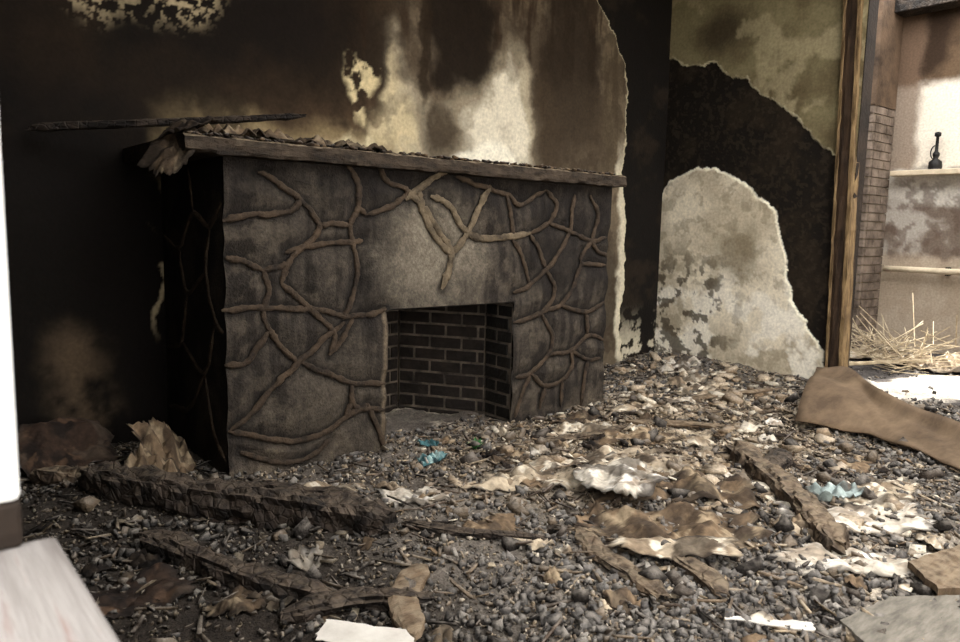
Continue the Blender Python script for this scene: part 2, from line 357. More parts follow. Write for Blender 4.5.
# ------------------------------------------------------------------ floor heightfield
def hgt(x,y):
    x=np.asarray(x,float); y=np.asarray(y,float)
    h=.02+.07*(fbm(x*1.3,y*1.3,3,301)-.4)+.045*(fbm(x*5,y*5,4,311)-.5)+.035*(fbm(x*16,y*16,3,321)-.5)
    h=h+.07*np.exp(-((Xr-x)/.45)**2)*sstep(2.0,2.6,y)+.03*np.exp(-((Xr-x)/.45)**2)+.05*np.exp(-((x-2.5)/.45)**2-((y-1.8)/.5)**2)
    h=h+.05*np.exp(-((x-.7)/.4)**2-((y-3.1)/.6)**2)+.04*np.exp(-((x-3.4)/.6)**2-((y-2.8)/.3)**2)
    return np.maximum(h,.0)
def hz(x,y): return float(hgt(np.array([x]),np.array([y]))[0])
X,Y=np.meshgrid(np.arange(Xl,8.0,.016),np.arange(-1.6,Yb+.001,.016),indexing='ij')
Zh=hgt(X,Y)
n1=fbm(X*1.2,Y*1.2,4,401); n2=fbm(X*4.5,Y*4.5,5,411); n3=fbm(X*28,Y*28,3,421)
def dusty(X,Y):   # how dusty/pale the rubble is
    return sstep(1.0,.45,np.hypot((X-3.3)/1.7,(Y-2.35)/.95))
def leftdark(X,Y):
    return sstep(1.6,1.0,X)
D=dusty(X,Y)
c=np.zeros(X.shape+(3,))+lin((108,101,93))
c=mix(c,(168,152,130),np.clip(D*(.5+.5*sstep(.35,.6,n2)),0,1))
c=mix(c,(70,62,56),sstep(.48,.62,n1)*.5)
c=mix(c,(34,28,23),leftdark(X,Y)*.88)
c=mix(c,(196,184,166),sstep(.56,.68,n2)*sstep(1.8,2.6,X)*.7)
c=mix(c,(212,203,188),sstep(.46,.6,fbm(X*7,Y*7,4,433))*sstep(.9,.2,np.hypot((X-2.7)/.8,(Y-1.05)/.35))*.8)
c=mix(c,(72,68,66),sstep(5.2,5.4,X))
c=mix(c,(214,205,190),sstep(1.0,.75,np.hypot((X-6.05)/.85,(Y-2.0)/.42)+.5*(n2-.5)))  # paints the sunlit strip beyond the doorway into the bed colour
c*=(0.55+.9*n3)[...,None]
P=np.stack([X,Y,Zh],-1).reshape(-1,3)
floor=empty('floor')
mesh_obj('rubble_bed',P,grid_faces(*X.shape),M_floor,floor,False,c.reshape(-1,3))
boxes('slab',[(-.14,8.2,-1.75,Yb+.2,-.2,-.05)],M_dark,floor)

# ------------------------------------------------------------------ fireplace
fp=empty('stone_fireplace')
x0,x1=1.155,3.55; ox0,ox1,oz=1.945,2.775,.715; zt=1.385
VE='''115,112 125,114 136,116 145,117 151,122|143,100 155,102 172,104 181,105|131,133 138,130 150,122 159,111 152,102 144,95 141,85|172,141 178,132 179,121 175,112 176,103 179,91 176,79 171,68|114,75 127,76 142,75 159,73 175,69 194,72|141,85 150,78 160,69 167,61 164,52|132,92 135,83 132,75 135,66 142,56 149,50|117,24 126,30 137,41 149,50 160,59 172,67|149,50 162,44 175,38 194,35|116,24 128,20 144,14 159,15 172,21 184,26|175,38 176,29 180,25 194,22|121,14 137,6 154,6 164,12|189,142 195,133 206,129 199,122 183,117|235,138 245,135 270,130 281,125 300,134|270,130 274,119 276,106|300,134 309,126 303,116 289,110|303,116 321,111 339,106 353,108|324,132 322,122 321,111 313,100 302,89 290,81 277,77|337,133 345,121 339,106 331,93 354,91|302,89 310,77 299,65 278,60|331,93 325,79 315,68 299,65|315,68 337,63 354,69|299,65 309,51 306,39 292,30 280,28|306,39 325,40 340,48 354,44|292,30 305,21 319,23 327,31 325,40|319,23 318,7|337,63 340,48|341,33 337,18 336,3|325,40 341,33 352,33|116,97 124,96 132,92|164,52 170,58 176,68|183,117 178,121|132,92 139,93 144,95|115,52 125,53 135,66|172,21 176,29|289,110 296,100 302,89|276,106 283,96 290,81|292,30 286,18 281,5|305,21 300,8|184,26 190,14 193,4|339,106 346,99 354,97|159,111 166,112 175,112'''
VP='''206,129 217,120 227,108 233,98 228,80|259,134 252,124 245,111 234,97|220,127 231,123 246,108 267,107 289,110|234,97 225,105 216,118 213,130|205,124 220,135 232,141|228,80 232,90 233,98'''
pv=lambda S:[[tuple(float(q)/100 for q in p.split(',')) for p in l.split(' ')] for l in S.split('|')]
def smooth(pts,n=9):
    out=[];P_=[np.array(p) for p in pts]; P_=[2*P_[0]-P_[1]]+P_+[2*P_[-1]-P_[-2]]
    for i in range(1,len(P_)-2):
        for k in range(n):
            t=k/n; a,b,c_,d_=P_[i-1:i+3]
            out.append(.5*((2*b)+(-a+c_)*t+(2*a-5*b+4*c_-d_)*t*t+(-a+3*b-3*c_+d_)*t**3))
    out.append(P_[-2]); 
    o=np.array(out)
    if o.shape[1]==2:
        w_=fbm(o[:,0]*14,o[:,1]*14,3,77)-.5; w2=fbm(o[:,0]*14+5,o[:,1]*14,3,79)-.5
        o[:,0]+=w_*.022; o[:,1]+=w2*.022
    return list(o)
sv=[smooth(v) for v in pv(VE)]; sp=[smooth(v) for v in pv(VP)]
U,W=wall_grid(x0,x1,-.05,zt,.008)
dv=np.full(U.shape,9.)
for s in sv+sp:
    for i in range(0,len(s)-1,2):
        j=min(i+2,len(s)-1)
        ax,ay=s[i];bx_,by_=s[j]; ex,ey=bx_-ax,by_-ay
        t=np.clip(((U-ax)*ex+(W-ay)*ey)/(ex*ex+ey*ey+1e-9),0,1); dv=np.minimum(dv,np.hypot(U-ax-t*ex,W-ay-t*ey))
n1=fbm(U*2,W*2,4,501); n2=fbm(U*6,W*6,5,511); ns=fbm(U*30,W*3,4,521); n3=fbm(U*40,W*40,2,531); n4=fbm(U*14,W*14,5,541)
c=np.zeros(U.shape+(3,))+lin((35,30,26))
c=mix(c,(60,54,47),sstep(.38,.62,ns)*.75)
c=mix(c,(82,74,63),sstep(.52,.66,n4)*.4)
c=mix(c,(22,18,16),sstep(.48,.63,n1)*.65)
d=1-np.hypot((U-2.22)/.42,(W-.98)/.32); c=mix(c,(112,104,91),sstep(-.1,.7,d+.8*(n2-.5))*.8)
d=1-np.hypot((U-1.7)/.4,(W-.3)/.4); c=mix(c,(72,65,56),sstep(0,.8,d+.6*(n2-.5))*.6)
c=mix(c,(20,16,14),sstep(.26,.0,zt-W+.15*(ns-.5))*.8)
c=mix(c,(18,15,13),sstep(.04,.014,dv)*.7)
c=mix(c,(120,106,88),sstep(.02,.0,np.abs(U-ox0+.012))*sstep(oz+.02,oz,W)*.6)
c=mix(c,(104,93,79),sstep(.2,.0,W)*sstep(.4,.6,n2)*.5)
c*=(.65+.7*n3)[...,None]
rel=.020*sstep(.01,.10,dv)**.7+.010*(n2-.5)+.006*(ns-.5)
uc=(U[:-1,:-1]+.004); wc=(W[:-1,:-1]+.004)
keep=~((uc>ox0)&(uc<ox1)&(wc<oz))
P=np.stack([U,Yf-rel,W],-1).reshape(-1,3)
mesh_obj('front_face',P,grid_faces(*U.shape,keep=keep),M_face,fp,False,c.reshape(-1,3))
# left cheek
Yg,W=wall_grid(Yf,Yb-.01,-.05,zt,.012)
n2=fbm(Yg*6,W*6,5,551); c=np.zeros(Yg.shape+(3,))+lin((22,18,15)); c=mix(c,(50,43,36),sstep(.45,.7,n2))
P=np.stack([x0-.006*(n2-.5)-.001,Yg,W],-1).reshape(-1,3)
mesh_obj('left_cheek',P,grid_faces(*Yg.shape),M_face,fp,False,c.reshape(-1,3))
yb_=Yb-.012
boxes('body',[(x0+.012,ox0-.055,Yf+.012,yb_,-.05,zt),(ox1+.055,x1,Yf+.004,yb_,-.05,zt),(ox0-.055,ox1+.055,Yf+.006,yb_,oz,zt)],M_dark,fp)
boxes('lintel_soffit',[(ox0,ox1,Yf-.004,Yf+.06,oz-.004,oz+.02)],M_brickd,fp)
def ridge(name,lines,place,mat,wd=.013,ht=.010):
    V=[];Fs=[];S=8
    for s in lines:
        n=len(s); b=len(V); ph=random.random()*9
        for i in range(n):
            t=s[min(i+1,n-1)]-s[max(i-1,0)]; t=t/(np.linalg.norm(t)+1e-9); nrm=np.array([-t[1],t[0]])
            e=min(1,.4+min(i,n-1-i)/4.0)
            nz=float(fbm(np.array([s[i][0]*30]),np.array([s[i][1]*30]),3,int(ph*10))[0])
            ww=wd*(.55+.9*nz)*e; hh=ht*(.5+1.0*nz)*e
            for k in range(S):
                a=math.pi*k/(S-1); q=s[i]+nrm*ww*math.cos(a)*(1+.15*math.sin(i*2.3+k)); V.append(place(q[0],q[1],hh*math.sin(a)**.8*(1+.12*math.sin(i*1.9+k*2))-.004))
        for i in range(n-1):
            for k in range(S-1): Fs.append((b+i*S+k,b+i*S+k+1,b+(i+1)*S+k+1,b+(i+1)*S+k))
    return mesh_obj(name,V,Fs,mat,fp,True)
ridge('mortar_ridges',sv,lambda a,b,h:(a,Yf-.009-h,b),M_vein)
ridge('mortar_ridges_pale',sp,lambda a,b,h:(a,Yf-.010-h,b),M_veinp,.018,.012)
side=[[(3.06,1.2),(3.2,1.1),(3.4,1.15),(3.6,1.0),(3.82,1.05)],[(3.2,1.1),(3.25,.9),(3.15,.7),(3.06,.65)],[(3.25,.9),(3.5,.8),(3.6,1.0)],[(3.5,.8),(3.6,.55),(3.82,.5)],[(3.15,.7),(3.3,.45),(3.6,.55)],[(3.3,.45),(3.2,.2),(3.06,.1)],[(3.3,.45),(3.5,.25),(3.82,.2)],[(3.4,1.15),(3.45,1.36)]]
ridge('side_ridges',[smooth(v) for v in side],lambda a,b,h:(x0-.004-h,a,b),M_vein)
# mantel shelf
U_=np.linspace(.985,3.61,300)
V=[];Fs=[]
sec=[(2.975,1.385),(2.970,1.40),(2.972,1.425),(2.975,1.445),(2.99,1.452),(3.835,1.452),(3.835,1.385)]
for i,x in enumerate(U_):
    for k,(y,z) in enumerate(sec):
        j=(float(fbm(np.array([x*14.]),np.array([k*2.1]),4,611)[0])-.5)*.024 if k<5 else 0
        V.append((x,y+j,z+j*.7))
ns_=len(sec)
for i in range(len(U_)-1):
    for k in range(ns_): Fs.append((i*ns_+k,i*ns_+(k+1)%ns_,(i+1)*ns_+(k+1)%ns_,(i+1)*ns_+k))
Fs.append(tuple(range(ns_))); Fs.append(tuple(range(len(V)-ns_,len(V))))
mesh_obj('mantel_shelf',V,Fs,M_mantel,fp)
# firebox bricks
def brick_wall(name,path,z0,z1,mat,L=.2,Hh=.06,m=.013,th=.045):
    V=[];Fs=[]
    segs=[]
    for a,b in zip(path[:-1],path[1:]): segs.append((np.array(a),np.array(b)))
    r_=0; z=z0
    while z<z1:
        for a,b in segs:
            ln=np.linalg.norm(b-a); t=(b-a)/ln; nn=np.array([-t[1],t[0]])
            s=-(L*.5 if r_%2 else 0)
            while s<ln:
                s0=max(s,0)+m/2; s1=min(s+L,ln)-m/2
                if s1-s0>.02:
                    j=random.uniform(-.003,.003); bb=len(V)
                    for zz in (z,min(z+Hh,z1)):
                        for (ss,dd) in ((s0,j),(s1,j),(s1,th),(s0,th)):
                            q=a+t*ss+nn*dd; V.append((q[0],q[1],zz))
                    Fs+=[tuple(bb+k for k in f) for f in BF]
                s+=L
        z+=Hh+m; r_+=1
    o=mesh_obj(name,V,Fs,mat,fp); bm=o.modifiers.new('b','BEVEL'); bm.width=.004; bm.segments=1
    V=[];Fs=[]
    for a,b in segs:
        t=(b-a)/np.linalg.norm(b-a); nn=np.array([-t[1],t[0]]); bb=len(V)
        for q,z in ((a,z0),(b,z0),(b,z1),(a,z1)): p=q+nn*.006; V.append((p[0],p[1],z))
        Fs.append((bb,bb+1,bb+2,bb+3))
    mesh_obj(name+'_mortar',V,Fs,M_mortar,fp)
brick_wall('jamb_bricks_left',[(ox0,Yf+.005),(ox0,3.25)],-.03,oz,M_brickd)
brick_wall('firebox_bricks',[(ox0,3.25),(2.12,3.66),(2.48,3.74),(ox1,3.28)],-.03,oz,M_brick)
brick_wall('jamb_bricks_right',[(ox1,3.28),(ox1,Yf+.005)],-.03,oz,M_brickd)

# ------------------------------------------------------------------ scattered rubble (one joined mass)
def inroom(x,y,nx=False):
    ok=(x>Xl+.06)&(x<(7.4 if nx else Xr-.05))&(y>-1.5)&(y<Yb-.03)
    ok&=~((x>x0-.03)&(x<x1+.03)&(y>Yf-.02)&~((x>ox0+.06)&(x<ox1-.06)&(y<3.28)))
    ok&=~((x>Xr-.06)&(x<Xr+.2)&((y>2.2)|(y<.9)))
    ok&=~((x>x0-.03)&(x<x1+.03)&(y>3.25))
    return ok
CV=np.array([(-1,-1,-1),(1,-1,-1),(1,1,-1),(-1,1,-1),(-1,-1,1),(1,-1,1),(1,1,1),(-1,1,1)],float)
CF=np.array(BF)
def rotm(n,tilt=math.pi):
    a=rng.uniform(0,2*math.pi,n); b=rng.uniform(-tilt,tilt,n); c_=rng.uniform(-tilt,tilt,n)
    def R3(ax,t):
        m=np.zeros((n,3,3)); i,j=[(1,2),(2,0),(0,1)][ax]
        m[:,ax,ax]=1; m[:,i,i]=np.cos(t); m[:,j,j]=np.cos(t); m[:,i,j]=-np.sin(t); m[:,j,i]=np.sin(t); return m
    return R3(2,a)@R3(0,b)@R3(1,c_)
RV=[];RC=[]
def scatter(x,y,sz,colors,tilt=math.pi,lift=.3,jit=.45):
    n=len(x)
    v=CV[None]*(1+rng.uniform(-jit,jit*.3,(n,8,3)))*sz[:,None,:]
    v=np.einsum('nij,nkj->nki',rotm(n,tilt),v)
    zz=hgt(x,y)+sz.min(axis=1)*lift+rng.uniform(0,.008,n)
    v+=np.stack([x,y,zz],-1)[:,None,:]
    RV.append(v.reshape(-1,3)); RC.append(np.repeat(colors,8,axis=0))
def palette(cols,w,n,var=.3):
    idx=rng.choice(len(cols),n,p=np.array(w)/sum(w)); c_=np.array([lin(k) for k in cols])[idx]
    return c_*rng.uniform(1-var,1+var,(n,1))
N=90000
x=rng.uniform(.2,7.4,N); y=rng.uniform(.0,3.8,N)
dens=.12+.95*np.exp(-((x-1.9)/.8)**2-((y-1.0)/.6)**2)+.9*np.exp(-((x-4.5)/.6)**2-((y-1.35)/.45)**2)+.9*(fbm(x*2.4,y*2.4,4,701)-.45)
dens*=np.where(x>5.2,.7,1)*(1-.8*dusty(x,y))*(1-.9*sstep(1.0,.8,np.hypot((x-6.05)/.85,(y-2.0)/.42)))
ok=inroom(x,y,True)&(rng.uniform(0,1,N)<dens); x=x[ok];y=y[ok];n=len(x)
s=.0035+.0135*rng.uniform(0,1,n)**1.9
sz=np.stack([s*rng.uniform(.8,1.7,n),s*rng.uniform(.6,1.1,n),s*rng.uniform(.4,.9,n)],-1)
cc=palette([(98,95,92),(74,71,69),(50,47,45),(132,127,120),(102,90,76)],[4,4,3,1.5,1],n)
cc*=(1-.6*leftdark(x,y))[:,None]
scatter(x,y,sz,cc,jit=.6)
# fine crumbs everywhere
N=70000
x=rng.uniform(.3,5.1,N); y=rng.uniform(.2,3.8,N)
ok=inroom(x,y)&(rng.uniform(0,1,N)<.35+.6*dusty(x,y)); x=x[ok];y=y[ok];n=len(x)
s=rng.uniform(.002,.007,n)
sz=np.stack([s*rng.uniform(.8,2.2,n),s*rng.uniform(.6,1.2,n),s*rng.uniform(.3,.8,n)],-1)
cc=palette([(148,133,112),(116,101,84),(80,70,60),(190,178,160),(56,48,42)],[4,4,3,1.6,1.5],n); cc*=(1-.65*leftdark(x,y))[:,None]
scatter(x,y,sz,cc)
# flat plaster / bark flakes
N=6500
x=rng.uniform(.3,5.1,N); y=rng.uniform(.3,3.8,N)
dens=.12+.75*dusty(x,y)+.3*np.exp(-((x-2.6)/.5)**2-((y-1.2)/.4)**2)
ok=inroom(x,y)&(rng.uniform(0,1,N)<dens); x=x[ok];y=y[ok];n=len(x)
s=.006+.030*rng.uniform(0,1,n)**2.6
sz=np.stack([s*rng.uniform(.8,1.6,n),s*rng.uniform(.4,1,n),rng.uniform(.0012,.005,n)],-1)
cc=palette([(134,118,96),(164,150,128),(104,89,72),(204,194,176),(70,60,51)],[4,3,3,1.4,1.5],n); cc*=(1-.6*leftdark(x,y))[:,None]
scatter(x,y,sz,cc,.5,2.5)
# chunks of fallen plaster at the foot of the walls
n=0; x=np.concatenate([rng.uniform(3.7,5.02,170),rng.uniform(2.3,4.6,90)]); y=np.concatenate([rng.uniform(2.5,3.75,170),rng.uniform(1.0,2.7,90)])
ok=inroom(x,y); x=x[ok];y=y[ok];n=len(x)
s=.014+.035*rng.uniform(0,1,n)**2
sz=np.stack([s*rng.uniform(.9,1.6,n),s*rng.uniform(.6,1,n),s*rng.uniform(.25,.5,n)],-1)
scatter(x,y,sz,palette([(176,160,138),(206,196,178),(140,122,100)],[3,2,3],n,.15),.4,.8)
# lumps of coal
x=rng.uniform(.4,5.0,260); y=rng.uniform(.5,3.0,260); ok=inroom(x,y); x=x[ok];y=y[ok];n=len(x)
s=.016+.026*rng.uniform(0,1,n)**2
sz=np.stack([s*rng.uniform(.9,1.6,n),s*rng.uniform(.6,1,n),s*rng.uniform(.4,.8,n)],-1)
scatter(x,y,sz,palette([(44,40,37),(70,62,55),(90,78,64)],[3,2,2],n,.2),1.0,.7,.55)
N=1800
x=rng.uniform(.3,5.1,N); y=rng.uniform(.3,3.8,N)
ok=inroom(x,y); x=x[ok];y=y[ok];n=len(x)
sz=np.stack([rng.uniform(.02,.08,n),rng.uniform(.002,.007,n),rng.uniform(.0015,.005,n)],-1)
cc=palette([(114,98,80),(76,64,54),(50,44,40),(156,140,118)],[3,3,3,1],n); cc*=(1-.6*leftdark(x,y))[:,None]
scatter(x,y,sz,cc,.25,3.0)
v=np.concatenate(RV); nn=len(v)//8
mesh_obj('charcoal_rubble',v,(CF[None]+8*np.arange(nn)[:,None,None]).reshape(-1,4),M_chip,None,False,np.concatenate(RC))

# ------------------------------------------------------------------ named debris
PAL={'card':((112,94,74),(76,63,50),(150,133,109)),'pale':((166,152,131),(122,107,89),(206,196,178)),'white':((188,180,166),(146,134,119),(216,210,200)),
     'rust':((44,33,26),(26,20,17),(68,52,40)),'foil':((140,152,150),(100,108,104),(190,198,192)),'teal':((60,96,100),(40,56,60),(140,164,162)),'black':((36,29,24),(20,16,14),(60,50,40))}
def crumple_data(cx,cy,rx,ry,rot,pal,amp,seed,lift,fold,zbase,jag,tilt,curl,NA,NR,dark=1.0):
    cs,sn=math.cos(rot),math.sin(rot)
    th_=np.linspace(0,2*math.pi,NA,endpoint=False)
    sq=1/np.maximum(np.abs(np.cos(th_)),np.abs(np.sin(th_)))**.55
    nzr=fbm(np.cos(th_)*1.6+seed,np.sin(th_)*1.6+seed*3.3,3,seed); nzh=fbm(np.cos(th_)*9+seed,np.sin(th_)*9,3,seed+3)
    out=sq*(1+jag*1.8*(nzr-.5)+jag*.9*(nzh-.5))
    f=np.linspace(0,1,NR+1); f[0]=.0005
    P_=np.stack([f[:,None]*out*np.cos(th_),f[:,None]*out*np.sin(th_)],-1)
    lx=P_[...,0]*rx; ly=P_[...,1]*ry
    a=seed*1.7; wv=(fbm(lx*8+seed,ly*8,3,seed+2)-.5)*.12
    g=lx*math.cos(a)+ly*math.sin(a)+wv; h2=-lx*math.sin(a)+ly*math.cos(a)-wv
    tri=lambda q:np.abs((q%1)*2-1)
    z=amp*.7*tri(g*fold*2.2+seed*.37)+amp*.45*tri(h2*fold*3.7+seed*.71+g*2)+amp*.35*(fbm(lx*22,ly*22,3,seed+9)-.5)
    z=z-amp*.45+curl*np.maximum(0,P_[...,0])**3
    z=z*np.ones_like(lx); z=z-(f[:,None]**4)*amp*.35
    z=np.maximum(z,-.008)
    wx=cx+lx*cs-ly*sn; wy=cy+lx*sn+ly*cs
    base=hgt(wx,wy) if zbase is None else zbase
    wz=base+lift+z+tilt[0]*lx+tilt[1]*ly
    A,B,C_=[lin(k) for k in PAL[pal]]
    m1=sstep(.42,.6,fbm(wx*14,wy*14,5,seed+20)); m2=sstep(.55,.68,fbm(wx*20,wy*20,4,seed+30))
    cc=A*(1-m1[...,None])+B*m1[...,None]; cc=cc*(1-m2[...,None])+C_*m2[...,None]
    m3=sstep(.56,.64,fbm(wx*9+3,wy*9,5,seed+50))*.75; cc=cc*(1-m3[...,None])+lin((60,51,43))*m3[...,None]
    e=sstep(.86,.99,f[:,None]+.25*(fbm(wx*25,wy*25,3,seed+40)-.5))*.75; cc=cc*(1-e[...,None])+lin((34,28,24))*e[...,None]
    cc=cc*dark
    i,k=np.meshgrid(np.arange(NR),np.arange(NA),indexing='ij')
    F_=np.stack([i*NA+k,i*NA+(k+1)%NA,(i+1)*NA+(k+1)%NA,(i+1)*NA+k],-1).reshape(-1,4)
    return np.stack([wx,wy,wz],-1).reshape(-1,3),F_,cc.reshape(-1,3)
def crumple(name,cx,cy,rx,ry,rot,pal,amp=.04,seed=1,lift=.012,fold=3.0,th=.002,zbase=None,jag=.45,tilt=(0,0),parent=None,curl=0,dark=1.0):
    v,f,c_=crumple_data(cx,cy,rx,ry,rot,pal,amp,seed,lift,fold,zbase,jag,tilt,curl,110,30,dark)
    o=mesh_obj(name,v,f,M_sheet,parent,False,c_)
    m=o.modifiers.new('s','SOLIDIFY'); m.thickness=th
    return o
def log(name,p0,p1,wd,ht,mat,seed=1,parent=None,sink=.25,taper=.8,z0=None,z1=None,rough=.5):
    p0=np.array(p0);p1=np.array(p1); n=max(14,int(np.linalg.norm(p1-p0)/.018)); S=18; V=[];Fs=[]
    t=(p1-p0)/np.linalg.norm(p1-p0); nr=np.array([-t[1],t[0]])
    za=(z0 if z0 is not None else hz(*p0))+ht*(.5-sink); zb=(z1 if z1 is not None else hz(*p1))+ht*(.5-sink)
    for i in range(n+1):
        f=i/n; q=p0+(p1-p0)*f+nr*.02*math.sin(f*5+seed); zc=za+(zb-za)*f
        e=(1-(1-taper)*f)*(min(1,.55+i*.15,.55+(n-i)*.15))
        k_=np.arange(S); a=2*math.pi*k_/S
        nz=1+rough*(fbm(np.full(S,i*.22+seed*7),np.cos(a)*1.8+np.sin(a)*2.3+5,4,seed)-.5)*2
        nz*=1+.12*(fbm(np.full(S,i*.8),k_*.9,2,seed+4)-.5)*2
        cx_=np.sign(np.cos(a))*np.abs(np.cos(a))**.6; sz_=np.sign(np.sin(a))*np.abs(np.sin(a))**.6
        for k in range(S):
            ex=.05*float(hsh(k,seed,3)-.5) if i in(0,n) else 0
            qq=q+nr*(wd*.5*cx_[k]*e*nz[k])+t*ex
            V.append((qq[0],qq[1],zc+ht*.5*sz_[k]*e*nz[k]))
    for i in range(n):
        for k in range(S): Fs.append((i*S+k,i*S+(k+1)%S,(i+1)*S+(k+1)%S,(i+1)*S+k))
    Fs.append(tuple(range(S))); Fs.append(tuple(range(n*S,(n+1)*S)))
    return mesh_obj(name,V,Fs,mat,parent)
def slab(name,pts,th,mat,zoff=.01,zs=None,wear=.006):
    P_=[]; m_=len(pts)
    for i in range(m_):
        a=np.array(pts[i]);b=np.array(pts[(i+1)%m_])
        for k in range(8):
            q=a+(b-a)*k/8; P_.append(q+rng.uniform(-wear,wear,2))
    V=[];n=len(P_)
    A=np.array([[p[0],p[1],1] for p in pts]); zz=np.array([hz(*p) for p in pts] if zs is None else zs); co=np.linalg.lstsq(A,zz,rcond=None)[0]
    for top in (0,1):
        for p in P_: V.append((p[0],p[1],co[0]*p[0]+co[1]*p[1]+co[2]+zoff+top*th))
    Fs=[tuple(range(n)),tuple(range(n,2*n))]+[(i,(i+1)%n,n+(i+1)%n,n+i) for i in range(n)]
    return mesh_obj(name,V,Fs,mat)

log('charred_log',(.62,3.12),(1.36,2.12),.13,.11,M_char,3,taper=1.15,sink=.1)
log('charred_log',(.95,2.90),(1.40,2.38),.09,.07,M_char,5,sink=.2)
log('charred_log',(.66,2.55),(1.0,1.85),.10,.07,M_char,8,sink=.3)
log('charred_log',(.50,3.35),(.95,2.75),.12,.09,M_char2,6,sink=.2)
log('charred_log',(.86,1.86),(1.22,1.68),.10,.06,M_char,18,sink=.3)
log('charred_log',(3.30,1.92),(2.50,1.07),.12,.10,M_char2,11,taper=.85,sink=.1)
log('charred_log',(3.42,1.80),(3.05,1.62),.12,.08,M_char,13,sink=.2)
log('burnt_plank',(1.28,1.83),(1.06,1.55),.09,.035,M_plank,21,sink=.0,taper=1,rough=.15)
log('burnt_plank',(1.92,1.72),(1.76,1.27),.08,.035,M_char2,22,sink=.0,taper=1,rough=.3)
log('burnt_plank',(2.05,1.38),(1.92,1.15),.08,.035,M_char2,23,sink=.0,taper=1,rough=.3)
log('burnt_plank',(3.2,2.55),(3.75,2.2),.08,.03,M_plank,24,sink=.0,taper=.7,rough=.4)
log('burnt_plank',(3.95,2.75),(4.75,2.52),.07,.025,M_plank,25,sink=.0,taper=.7,rough=.4)
log('burnt_plank',(3.6,2.62),(4.3,2.28),.06,.025,M_char2,26,sink=.0,taper=.7,rough=.4)
log('burnt_plank',(2.6,2.6),(3.1,2.45),.07,.03,M_char2,27,sink=.0,taper=.7,rough=.4)
log('burnt_plank',(1.45,2.15),(1.75,1.75),.06,.03,M_char,28,sink=.0,taper=.7,rough=.4)
slab('weathered_board',[(2.54,.87),(2.95,.80),(2.72,.62),(2.44,.74)],.022,M_plank,.02)
slab('grey_tile',[(2.06,.86),(2.32,.83),(2.50,.70),(2.10,.55),(1.95,.70)],.014,M_grey,.015)
slab('torn_paper',[(.90,1.70),(1.05,1.54),(1.04,1.46),(.90,1.54),(.84,1.64)],.002,M_paper,.035)
slab('torn_paper',[(1.76,1.04),(1.80,1.03),(1.98,.90),(1.93,.87)],.003,M_paper,.022)
crumple('torn_paper',3.88,2.70,.10,.04,-.4,'white',.02,301,.03)
pile=empty('burnt_paper_pile')
crumple('sheet_1',2.30,2.18,.34,.20,-.7,'pale',.07,31,.015,1.8,parent=pile,jag=.35)
crumple('sheet_2',2.30,1.86,.15,.20,-.3,'white',.045,34,.07,2,parent=pile,jag=.25)
crumple('sheet_3',2.52,1.75,.32,.20,-.8,'card',.08,37,.02,2,parent=pile,dark=.85,jag=.35)
crumple('sheet_4',2.18,1.50,.32,.15,-.75,'card',.07,39,.02,2,parent=pile,dark=.9,jag=.35)
crumple('sheet_5',2.04,1.40,.22,.07,-.72,'pale',.035,42,.05,2,parent=pile,jag=.3)
crumple('sheet_6',2.72,1.95,.24,.15,.4,'pale',.05,44,.015,2,parent=pile,dark=.8)
crumple('sheet_7',2.10,1.75,.14,.11,.4,'card',.05,46,.01,3,parent=pile)
crumple('sheet_8',2.62,2.15,.20,.12,-.4,'pale',.05,47,.015,2,parent=pile)
i_=0
for (cx,cy,rx,ry,ro,pa,am,dk) in [(1.98,2.25,.17,.07,-.6,'pale',.04,1),(1.62,2.3,.12,.09,-.2,'white',.04,.9),(1.36,2.62,.17,.08,-.5,'pale',.05,.9),(1.22,2.75,.09,.06,.3,'pale',.05,.8),(3.0,2.35,.25,.10,-.4,'card',.04,1),
    (3.55,2.75,.22,.08,-.3,'pale',.04,1),(4.35,2.85,.26,.12,-.2,'pale',.05,1),(4.8,3.35,.18,.15,.5,'white',.08,1),(4.55,3.1,.2,.1,.2,'pale',.07,1),(2.9,1.18,.30,.13,-.6,'white',.03,1),(2.52,.98,.30,.10,-.7,'white',.03,1),(3.3,1.25,.26,.12,.2,'pale',.03,1),
    (3.62,1.5,.16,.07,.2,'card',.04,1),(.55,2.2,.16,.10,.2,'rust',.05,1),(1.02,2.6,.12,.09,.9,'rust',.05,1),(.45,1.5,.14,.10,.9,'rust',.05,1),(.8,2.0,.1,.07,.3,'card',.04,.5),(3.1,2.8,.2,.08,.1,'card',.04,.8),(4.6,2.2,.16,.08,.2,'pale',.04,.9),
    (1.7,1.95,.12,.06,-.3,'card',.03,.9),(3.3,2.2,.2,.1,.5,'pale',.04,.9),(2.9,2.65,.2,.1,-.3,'pale',.04,.9)]:
    crumple('scorched_cardboard',cx,cy,rx,ry,ro,pa,am,151+7*i_,dark=dk,fold=2.2,lift=.016); i_+=1
V=[];Fa=[];Cc=[];b=0
k_=0
while k_<260:
    cx=random.uniform(.3,5.0); cy=random.uniform(.5,3.7)
    if not inroom(np.array([cx]),np.array([cy]))[0] or (cy>2.95 and cx<3.65): continue
    dd=float(dusty(np.array([cx]),np.array([cy]))[0])
    if random.random()>.25+.75*dd: continue
    if cx>4.95: continue
    r_=random.uniform(.02,.07); dk=.45 if cx<1.3 else 1
    v,f,c_=crumple_data(cx,cy,r_,r_*random.uniform(.4,.8),random.uniform(0,6.28),random.choice(['card','card','pale','pale','pale','black','white' if random.random()<.5 else 'card']),r_*.5,500+k_,.014,9,None,.5,(random.uniform(-.3,.3),random.uniform(-.3,.3)),0,22,6,dk)
    V.append(v);Fa.append(f+b);Cc.append(c_); b+=len(v); k_+=1
